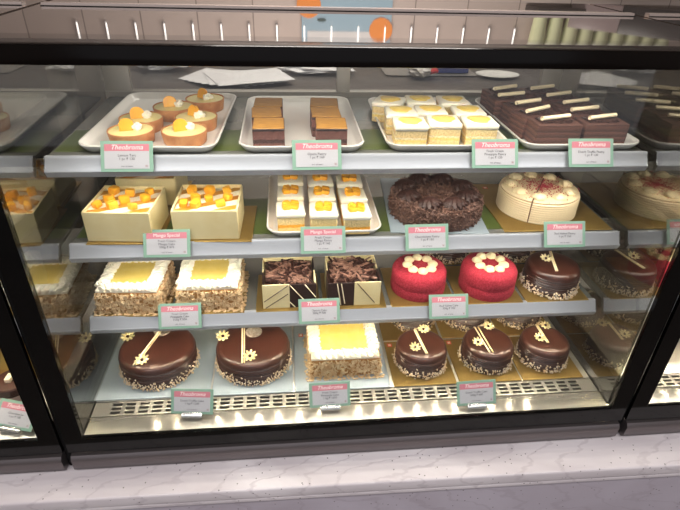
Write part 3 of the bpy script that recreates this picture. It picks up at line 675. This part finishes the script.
K.put((0.344, 0.070, S3 + .0032), 0.4, 'red velvet cake standing next to the glazed chocolate cake', G, (1.02, 1.02, 1.06))

# ------------------------------------------------------------------ glazed chocolate cakes
def make_flower(t, x, y, z, tilt=0.25, s=1.0):
    bm = new()
    for k in range(9):
        a = k * 2 * PI / 9; vs = blob(bm, (0, 0, 0), (.0072 * s, .0030 * s, .0014 * s), 0, 1, 2); xf(vs, (.0088 * s * math.cos(a), .0088 * s * math.sin(a), .0015 * s), (0, -.35, a))
    xf(bm.verts, (x, y, z + .003 * s), (tilt, 0, 0)); f_ = finish('chocolate_flower', bm, M_WCHOC, t)
    bm = new(); blob(bm, (0, 0, .002 * s), (.0036 * s, .0036 * s, .0022 * s), 0, 1, 2); xf(bm.verts, (x, y, z + .003 * s), (tilt, 0, 0)); finish('flower_centre', bm, M_DCHOC, f_)
def make_choc(R_, H_, seed, sticks=(), flowers=(), medal=None, nuts=330, big=False):
    def f():
        t = thing('chocolate_cake', '', 'cake'); rr = random.Random(seed)
        prof = [(0, 0), (R_, 0), (R_ + .001, .006)]
        for k in range(26):
            z = .012 + (H_ - .026) * k / 25; prof.append((R_ + .0012 * math.sin(k * 2 * PI / 4.3), z))
        prof += [(R_ - .0012, H_ - .009), (R_ - .005, H_ - .0028), (R_ - .012, H_), (R_ * .5, H_ + .0012), (0, H_ + .0012)]
        bm = new(); lathe(bm, prof, 60); finish('glazed_body', bm, M_GLAZEC, t)
        bm = new()
        for k in range(nuts):
            a = rr.uniform(0, 2 * PI); z = abs(rr.gauss(0, .0095)); q = R_ + .002 + max(0, .006 - z) * rr.random()
            s = rr.uniform(.0016, .0036); bit(bm, (q * math.cos(a), q * math.sin(a), z + .0025), (s * 1.4, s, s * .7), (rr.random() * 3, rr.random() * 3, rr.random() * 3))
        tag(finish('chopped_nuts', bm, M_NUT, t, smooth=False), kind='stuff')
        for (xa, ya, xb, yb, dw) in sticks:
            for o_, mt in ((-dw, M_STICK), (dw, M_WCHOC)):
                bm = new(); tube(bm, (xa + o_, ya, H_ + .0028), (xb + o_, yb, H_ + .0028), .0017, 8); finish('chocolate_stick', bm, mt, t)
        for x, y in flowers: make_flower(t, x, y, H_ + .001, .2, 1.15 if big else 1.0)
        if medal:
            bm = new(); lathe(bm, [(0, 0), (.0205, 0), (.0215, .001), (.0205, .002), (0, .0022)], 28, fn=lambda a, r, z: r * (1 + .03 * math.sin(14 * a))); xf(bm.verts, (medal[0], medal[1], H_ + .0012)); finish('round_seal', bm, M_MEDAL, t)
        return t
    return f
ZD = DK + .0002
board(0.268, 0.30, -0.482, 0.085, DK - .0032, M_GREYB, 'pale grey blue board under the big chocolate cake nearest the end glass', 0.0)
board(0.196, 0.29, -0.246, 0.078, DK - .0032, M_GREYB, 'pale grey blue board under the second big chocolate cake', 0.0, (-0.088, 0.060))
board(0.236, 0.29, -0.026, 0.078, DK - .0032, M_GREYB, 'pale grey blue board under the low deck pineapple cake', 0.0, (-0.098, 0.062))
for x, y, l, st in ((0.181, 0.016, 'gold board under the small chocolate cake beside the deck pineapple cake', (-.066, .068)), (0.348, 0.016, 'gold board under the middle small chocolate cake of the front row', (-.068, .068)), (0.512, 0.016, 'gold board under the front row chocolate cake nearest the end glass', None),
                    (0.181, 0.188, 'gold board under the rear chocolate cake behind the pineapple side', None), (0.348, 0.188, 'gold board under the rear chocolate cake in the middle', None), (0.512, 0.188, 'gold board under the rear chocolate cake nearest the end glass', None)):
    board(0.160, 0.166, x, y, DK - .0032, M_GOLDB, l, 0, st)
G = 'big glazed chocolate cakes on the deck'
Kind(make_choc(0.092, 0.063, 21, [(.006, .072, -.037, -.072, .0028)], [(-.076, .030), (-.022, -.058)], (.004, .052), 520, True)).put((-0.484, 0.051, ZD), 0, 'big glazed chocolate cake with a slanted stick, nearest the end glass', G)
Kind(make_choc(0.092, 0.063, 22, [(-.027, .052, -.019, -.080, .0026)], [(-.076, .018), (-.004, -.060)], (.001, .034), 500, True)).put((-0.247, 0.050, ZD), 0, 'big glazed chocolate cake with a round seal, beside the pineapple cake', G)
Kind(make_pine_cake(0.172, 0.152, 0.062, 31)).put((-0.018, 0.052, ZD), 0.0, 'large square pineapple cake on the grey board of the lower deck')
G = 'small glazed chocolate cakes on the deck'
Kind(make_choc(0.0645, 0.062, 23, [(-.008, .049, .002, -.044, .002)], [(.014, .048), (-.023, -.020)])).put((0.183, 0.018, ZD), 0, 'small chocolate cake with nuts standing next to the deck pineapple cake', G)
Kind(make_choc(0.0645, 0.062, 24, [(-.018, .050, -.011, -.050, .0045)], [(.014, .048), (-.034, -.012)])).put((0.360, 0.019, ZD), 0, 'small chocolate cake between two others, with two parted sticks', G)
Kind(make_choc(0.062, 0.062, 25, [(-.004, .052, -.004, -.020, .002)], [(.018, .046), (-.019, -.002)])).put((0.513, 0.016, ZD), 0, 'small chocolate cake at the front, nearest the end glass', G)
G = 'rear chocolate cakes on the deck'
K = Kind(make_choc(0.062, 0.062, 26, [(.003, .040, .010, -.040, .002)], []))
K.put((0.200, 0.195, ZD), 0, 'rear chocolate cake behind the one beside the pineapple cake', G)
K.put((0.352, 0.190, ZD), 0.5, 'rear chocolate cake behind the middle one of the front three', G)
K.put((0.513, 0.188, ZD), 1.0, 'rear chocolate cake behind the one nearest the end glass', G)
# third shelf
board(0.160, 0.17, 0.504, 0.083, S3, M_GOLDB, 'gold board under the chocolate cake at the third shelf end', 0, None)
Kind(make_choc(0.066, 0.064, 27, [(.012, .050, -.012, -.040, .002)], [(-.016, .014)], None, 420)).put((0.510, 0.071, S3 + .0032), 0, 'glazed chocolate cake with nuts at the third shelf end beside red velvet')
G = 'rear chocolate cakes on the third shelf'
for x, l in ((0.287, 'chocolate cake half hidden behind and between the two red velvet cakes'), (0.470, 'chocolate cake half hidden behind the red velvet cake and third shelf chocolate cake')):
    board(0.150, 0.15, x, 0.252, S3, M_GOLDB, 'gold board under the half hidden chocolate cake behind the ' + ('two red cakes' if x < .4 else 'third shelf end'), 0, (-.066, -.055))
    K.put((x, 0.242, S3 + .0032), 0.3, l, G)

# ------------------------------------------------------------------ price tags
def price_tag(x, y, z, rz, head, lines, label, clip=False, tilt=-0.52):
    t = thing('price_tag', label, 'price tag', (x, y, z), 0, 'pink and mint price tags'); t.rotation_euler = (tilt, 0, rz)
    w, h = 0.096, 0.058
    bm = new(); box(bm, (-w / 2, -.0008, 0), (w / 2, .0008, h), .0003, 1); finish('mint_card', bm, M_MINT, t, smooth=False)
    B('info_panel', M_CARD, t, (-w / 2 + .007, -.0014, .006), (w / 2 - .007, -.0008, h - .019), smooth=False)
    B('header_band', M_PINK, t, (-w / 2 + .007, -.0014, h - .019), (w / 2 - .007, -.0008, h - .006), smooth=False)
    script = head == 'Theobroma'
    text_mesh('heading_text', head, .0125 if script else .0095, M_WINK, t, (0, -.00155, h - .0122), .35 if script else 0)
    n = len(lines); size = .0068 if n < 4 else .0062
    text_mesh('item_text', '\n'.join(lines), size, M_INK, t, (0, -.00155, .0275 if n < 4 else .026), 0, 1, .95)
    text_mesh('small_print', 'incl. of taxes', .0042, M_INK, t, (0, -.00155, .0105))
    bm = new(); x0 = w / 2 - .012
    for a, b in (((x0 - .002, .009), (x0 + .002, .0094)), ((x0 - .002, .0126), (x0 + .002, .013)), ((x0 - .002, .009), (x0 - .0016, .013)), ((x0 + .0016, .009), (x0 + .002, .013)), ((x0 - .0008, .0102), (x0 + .0008, .0118))):
        box(bm, (a[0], -.0016, a[1]), (b[0], -.0014, b[1]))
    finish('veg_mark', bm, M_GREENDOT, t, smooth=False)
    if clip:
        bm = new(); tube(bm, (-.023, .001, -.004), (.023, .001, -.004), .0062, 16); box(bm, (-.023, -.003, -.004), (.023, .005, .004), .001, 1); finish('tag_holder', bm, M_CHROME, t)
    return t
TB = 'Theobroma'
for s, x, head, lines, lab in (
    (S1, -0.448, TB, ['Lemon Tart', '1 pc ₹ 130'], 'price tag reading Lemon Tart on the top rail'),
    (S1, -0.090, TB, ['Opera Pastry', '1 pc ₹ 160'], 'price tag on the top rail below the gold topped chocolate pastries'),
    (S1, 0.268, TB, ['Fresh Cream', 'Pineapple Pastry', '1 pc ₹ 120'], 'price tag on the top rail below the pineapple pastries'),
    (S1, 0.471, TB, ['Dutch Truffle Pastry', '1 pc ₹ 130'], 'price tag on the top rail below the truffle pastries'),
    (S2, -0.402, 'Mango Special', ['Fresh Cream', 'Mango Cake', '500g ₹ 675'], 'Mango Special price tag on the second rail below the mango cakes'),
    (S2, -0.076, 'Mango Special', ['Fresh Cream', 'Mango Pastry', '1 pc ₹ 140'], 'Mango Special price tag on the second rail below the mango pastries'),
    (S2, 0.151, TB, ['Chocolicious Pastry', '1 pc ₹ 150'], 'price tag on the second rail below the chocolate flake cake'),
    (S2, 0.465, TB, ['Red Velvet Pastry', '1 pc ₹ 150'], 'price tag on the second rail below the ivory cream cake'),
    (S3, -0.400, TB, ['Fresh Cream', 'Pineapple Cake', '500g ₹ 550'], 'price tag on the third rail below the pineapple cakes'),
    (S3, -0.083, TB, ['Opium Cake', '500g ₹ 700'], 'price tag on the third rail below the curl topped cakes'),
    (S3, 0.226, TB, ['Red Velvet Cake', '500g ₹ 700'], 'price tag on the third rail below the red velvet cakes')):
    price_tag(x, -0.0245, s - .0205, rnd.uniform(-.015, .015), head, lines, lab)
price_tag(-0.379, -0.128, .722, -0.10, TB, ['Dutch Truffle Cake', '1 kg ₹ 1200'], 'clip mounted price tag on the deck before the big chocolate cakes', True)
price_tag(-0.063, -0.128, .722, 0.02, TB, ['Fresh Cream', 'Pineapple Cake', '1 kg ₹ 1050'], 'clip mounted price tag on the deck before the pineapple cake', True)
price_tag(0.283, -0.146, .722, 0.03, TB, ['Dutch Truffle Cake', '500g ₹ 600'], 'clip mounted price tag on the deck before the small chocolate cakes', True)

# ------------------------------------------------------------------ neighbouring case contents
price_tag(-0.765, -0.140, .720, -0.28, TB, ['Chocolate Jar', '1 pc ₹ 180'], 'clip mounted price tag in the neighbouring case before the jar dessert', True, -0.9)
t = thing('jar_dessert', 'small round dessert with dark chocolate top and pink cream side', 'dessert', (-0.797, -0.034, .7112))
bm = new(); lathe(bm, [(0, 0), (.034, 0), (.036, .004), (.038, .030), (0, .030)], 36); finish('cream_layer', bm, plain('pink cream', (222, 190, 180), .5), t)
bm = new(); lathe(bm, [(.038, .030), (.0385, .050), (.036, .053), (0, .053)], 36); finish('chocolate_top', bm, M_GLAZE, t)
bm = new(); box(bm, (-.008, -.012, .053), (.004, .010, .064), .001); finish('white_chocolate_piece', bm, M_STICK, t)
board(0.3, 0.3, -0.87, 0.17, 0.7106, M_GOLDB, 'gold board behind the jar dessert in the neighbouring case')
tray(0.27, 0.38, -0.86, 0.20, S1, 0, 'white tray with two tarts in the neighbouring case')
K = Kind(make_tart)
K.put((-0.80, 0.09, zt), .4, 'front tart on the tray in the neighbouring case', 'tarts in the neighbouring case'); K.put((-0.82, 0.20, zt), .1, 'rear tart on the tray in the neighbouring case', 'tarts in the neighbouring case')
tray(0.26, 0.38, -0.86, 0.20, S2, 0, 'white tray of caramel pastries in the neighbouring case')
def make_caramel():
    t = thing('caramel_pastry', '', 'pastry')
    bm = new(); box(bm, (-.05, -.028, 0), (.05, .028, .03), .004, 2); finish('caramel_body', bm, plain('caramel', (196, 128, 66), .4, var=(160, 92, 44), scale=60), t)
    bm = new()
    for k in range(13): blob(bm, (-.042 + .007 * k, 0, .031), (.0045, .007, .004), .1, 1, 1, k, (0, 0, .5))
    finish('cream_twist', bm, M_CREAM, t); return t
K = Kind(make_caramel)
for k, l in enumerate(('front', 'middle', 'rear')): K.put((-0.83, .07 + .085 * k, S2 + .0045), 0, f'{l} caramel pastry with a cream twist in the neighbouring case', 'caramel pastries in the neighbouring case')
board(0.24, 0.26, -0.85, 0.15, S3, M_GOLDB, 'gold board under the mango topped cream cake in the neighbouring case')
t = thing('mango_cream_cake', 'round cream cake heaped with mango pieces in the neighbouring case', 'cake', (-0.84, 0.13, S3 + .003))
bm = new(); lathe(bm, [(0, 0), (.095, 0), (.096, .05), (.09, .056), (0, .056)], 40); finish('cream_coating', bm, M_CREAM, t)
for k in range(10):
    a = k * 2 * PI / 10; bm = new(); rosette(bm, (.078 * math.cos(a), .078 * math.sin(a), .055), .018, .016); finish('cream_rosette', bm, M_CREAM, t)
rr = random.Random(4)
for k in range(12):
    bm = new(); box(bm, (-.011, -.010, -.008), (.011, .010, .008), .003, 2); a = rr.uniform(0, 6.3); q = rr.uniform(0, .045); xf(bm.verts, (q * math.cos(a), q * math.sin(a), .062), (rr.random() * .4, rr.random() * .4, a)); finish('mango_cube', bm, M_MANGO, t)
board(0.24, 0.26, 0.86, 0.14, S2, M_GOLDB, 'gold board with brown slab in the neighbouring case')
t = thing('brownie_slab', 'flat brown cake slab with dark specks in the neighbouring case', 'cake', (0.86, 0.14, S2 + .003))
bm = new(); box(bm, (-.1, -.11, 0), (.1, .11, .022), .004); finish('slab_body', bm, plain('brown slab', (150, 104, 56), .6, var=(118, 74, 36), scale=40), t)
bm = new()
for k in range(90): bit(bm, (rr.uniform(-.09, .09), rr.uniform(-.1, .1), .0225), (.008, .004, .002), (0, 0, rr.uniform(0, 3)))
tag(finish('chocolate_specks', bm, M_DCHOC, t, smooth=False), kind='stuff')
board(0.18, 0.18, 0.82, 0.10, S3, M_GOLDB, 'gold board under the red cake in the neighbouring case')
Kind(make_red).put((0.82, 0.10, S3 + .003), 0, 'red velvet cake in the neighbouring case beyond the end glass')

# ------------------------------------------------------------------ kitchen behind the case
pc = thing('prep_counter', 'long dark steel counter behind the display case', 'counter', (0.1, 2.15, 0))
B('worktop', plain('dark worktop', (108, 102, 98), .35, .4), pc, (-2.6, -.42, .915), (2.6, .44, .95), .004)
B('counter_base', plain('counter base', (60, 56, 54), .5), pc, (-2.6, -.38, 0), (2.6, .44, .915))
M_PAPER = plain('white paper', (232, 230, 232), .7)
for k in range(7):
    o = thing('paper_sheet', 'white paper sheet in the fanned pile on the dark rear counter', 'paper', (-0.49 + .024 * k, 2.12 - .018 * k, 0.951 + .0046 * k), -.42 + .13 * k, 'fanned paper sheets')
    bm = new(); box(bm, (-.21, -.15, 0), (.21, .15, .0012)); bmesh.ops.subdivide_edges(bm, edges=bm.edges[:], cuts=5)
    for v in bm.verts: v.co.z += .002 * noise.noise(v.co * 9 + Vector((k, 0, 0))) + .002
    finish('sheet', bm, M_PAPER, o)
def crumple(name, label, cat, x, y, s, mat, amp=.5):
    o = thing(name, label, cat, (x, y, .95)); bm = new(); blob(bm, (0, 0, s[2] * 1.35), s, amp, 2.2, 3, x); finish('crumpled_sheet', bm, mat, o, smooth=False); return o
crumple('paper_wrap', 'crumpled white wrapping paper at the far side of the rear counter', 'paper', -0.86, 2.30, (.16, .10, .03), M_PAPER)
crumple('paper_wrap', 'crumpled white wrapping paper beyond the fanned sheets', 'paper', 0.03, 2.26, (.22, .12, .022), M_PAPER)
bag = crumple('plastic_bag', 'crumpled clear bag with red print on the rear counter', 'bag', 0.64, 2.12, (.07, .07, .035), plain('cloudy plastic', (205, 200, 196), .2))
bm = new(); blob(bm, (.05, -.02, .05), (.05, .03, .02), .4, 2, 2, 3); finish('red_print', bm, plain('red print', (200, 52, 56), .4), bag)
o = thing('blue_crate', 'blue shallow crate on a white tray on the rear counter', 'crate', (0.80, 2.33, .958)); bm = new()
for lo, hi in (((-.16, -.10, 0), (.16, .10, .006)), ((-.16, -.10, .006), (.16, -.09, .07)), ((-.16, .09, .006), (.16, .10, .07)), ((-.16, -.09, .006), (-.15, .09, .07)), ((.15, -.09, .006), (.16, .09, .07))): box(bm, lo, hi, .002, 1)
finish('crate_body', bm, plain('blue plastic', (52, 66, 130), .4), o)
o = thing('metal_tray', 'flat steel tray under the blue crate', 'tray', (0.72, 2.31, .95)); bm = new(); loft(bm, [[(x, y, z) for x, y in rrect(.56 - i, .30 - i, .03)] for i, z in ((.02, 0), (0, .008), (.01, .008), (.03, .002))]); finish('tray_body', bm, M_STEEL, o)
o = thing('white_plate', 'white oval plate with crumbs on the rear counter', 'plate', (1.12, 2.17, .95)); bm = new(); lathe(bm, [(0, 0), (.07, 0), (.13, .018), (.132, .02), (.07, .004), (0, .004)], 32); xf(bm.verts, sc=(1, .75, 1)); finish('plate_body', bm, M_TRAY, o)
# wall items that the glossy top mirrors
po = thing('poster', 'pale blue poster with orange fruit on the tiled back wall', 'poster', (0.245, 2.592, 1.68))
B('poster_sheet', plain('pale blue print', (150, 178, 194), .5), po, (-.285, -.004, 0), (.285, .004, .42))
for k, (x, z) in enumerate(((-.24, .085), (.22, .225), (-.27, .40))):
    bm = new(); vs = lathe(bm, [(0, -.001), (.075, -.001), (.075, .001), (0, .001)], 28); xf(vs, (x, -.005, z), (PI / 2, 0, 0))
    finish('orange_fruit', bm, plain('orange print', (232, 142, 62), .5), po)
for x, z in ((-.16, .17), (.11, .33)):
    bm = new(); vs = lathe(bm, [(0, -.001), (.03, -.001), (.03, .001), (0, .001)], 20); xf(vs, (x, -.005, z), (PI / 2, .5, 0), (1, 1, 1)); xf(vs, (0, 0, 0)); 
    for v in vs: v.co.z = z + (v.co.z - z) * .35
    finish('leaf_print', bm, plain('leaf print', (50, 70, 66), .5), po)
B('lower_panel', plain('white print', (214, 214, 214), .5), po, (-.25, -.0048, .235), (.20, -.004, .34))
for k in range(17):  # glowing tubes added so that the glossy top mirrors streaks of light
    if 8 <= k <= 8 and False: continue
    x = -1.40 + .172 * k
    o = thing('streak_tube', 'slim glowing tube added to mirror as a streak in the case top', 'added light', (x, 2.585, 1.885), 0, 'row of added streak tubes')
    bm = new(); tube(bm, (0, 0, 0), (0, 0, .10), .0045, 8); finish('lit_tube', bm, emit_mat('tube glow', (255, 250, 244), 1.7) if k == 0 else bpy.data.materials['tube glow'], o)
    B('back_plate', M_CHROME, o, (-.006, .004, -.004), (.006, .015, .104))
sh = thing('wall_shelf', 'dark wall shelf carrying the pale green cups', 'shelf', (1.95, 2.5, 1.74)); B('shelf_plank', plain('dark plank', (46, 42, 42), .5), sh, (-.55, -.10, 0), (.65, .10, .035), .003)
def make_cup():
    t = thing('paper_cup', 'tall pale green cup on the dark wall shelf', 'cup'); bm = new(); lathe(bm, [(0, 0), (.040, 0), (.050, .19), (.052, .2), (.049, .2), (.04, .01), (0, .008)], 24); finish('cup_body', bm, plain('pale green paper', (222, 228, 184), .5), t)
    bm = new(); lathe(bm, [(0, .2), (.053, .2), (.052, .215), (.03, .222), (0, .222)], 24); finish('lid', bm, M_TRAY, t); return t
K = Kind(make_cup)
for k in range(9): K.put((1.48 + .108 * k, 2.52, 1.7752), 0, 'tall pale green cup on the dark wall shelf', 'pale green cups on the wall shelf', (1, 1, .92))
dv = thing('wall_console', 'black bar shaped wall console with a grey end, mounted before the cups', 'console', (1.85, 2.25, 1.70), -0.80)
B('console_body', plain('black plastic', (28, 28, 32), .35), dv, (0, 0, 0), (.62, .06, .155), .004)
B('grey_end', plain('warm grey plastic', (134, 120, 120), .35), dv, (-.30, 0.001, .001), (-.0005, .058, .153), .003)
bm = new(); tube(bm, (.05, .055, .06), (.29, .27, .06), .012, 10); finish('mounting_arm', bm, M_CHROME, dv)
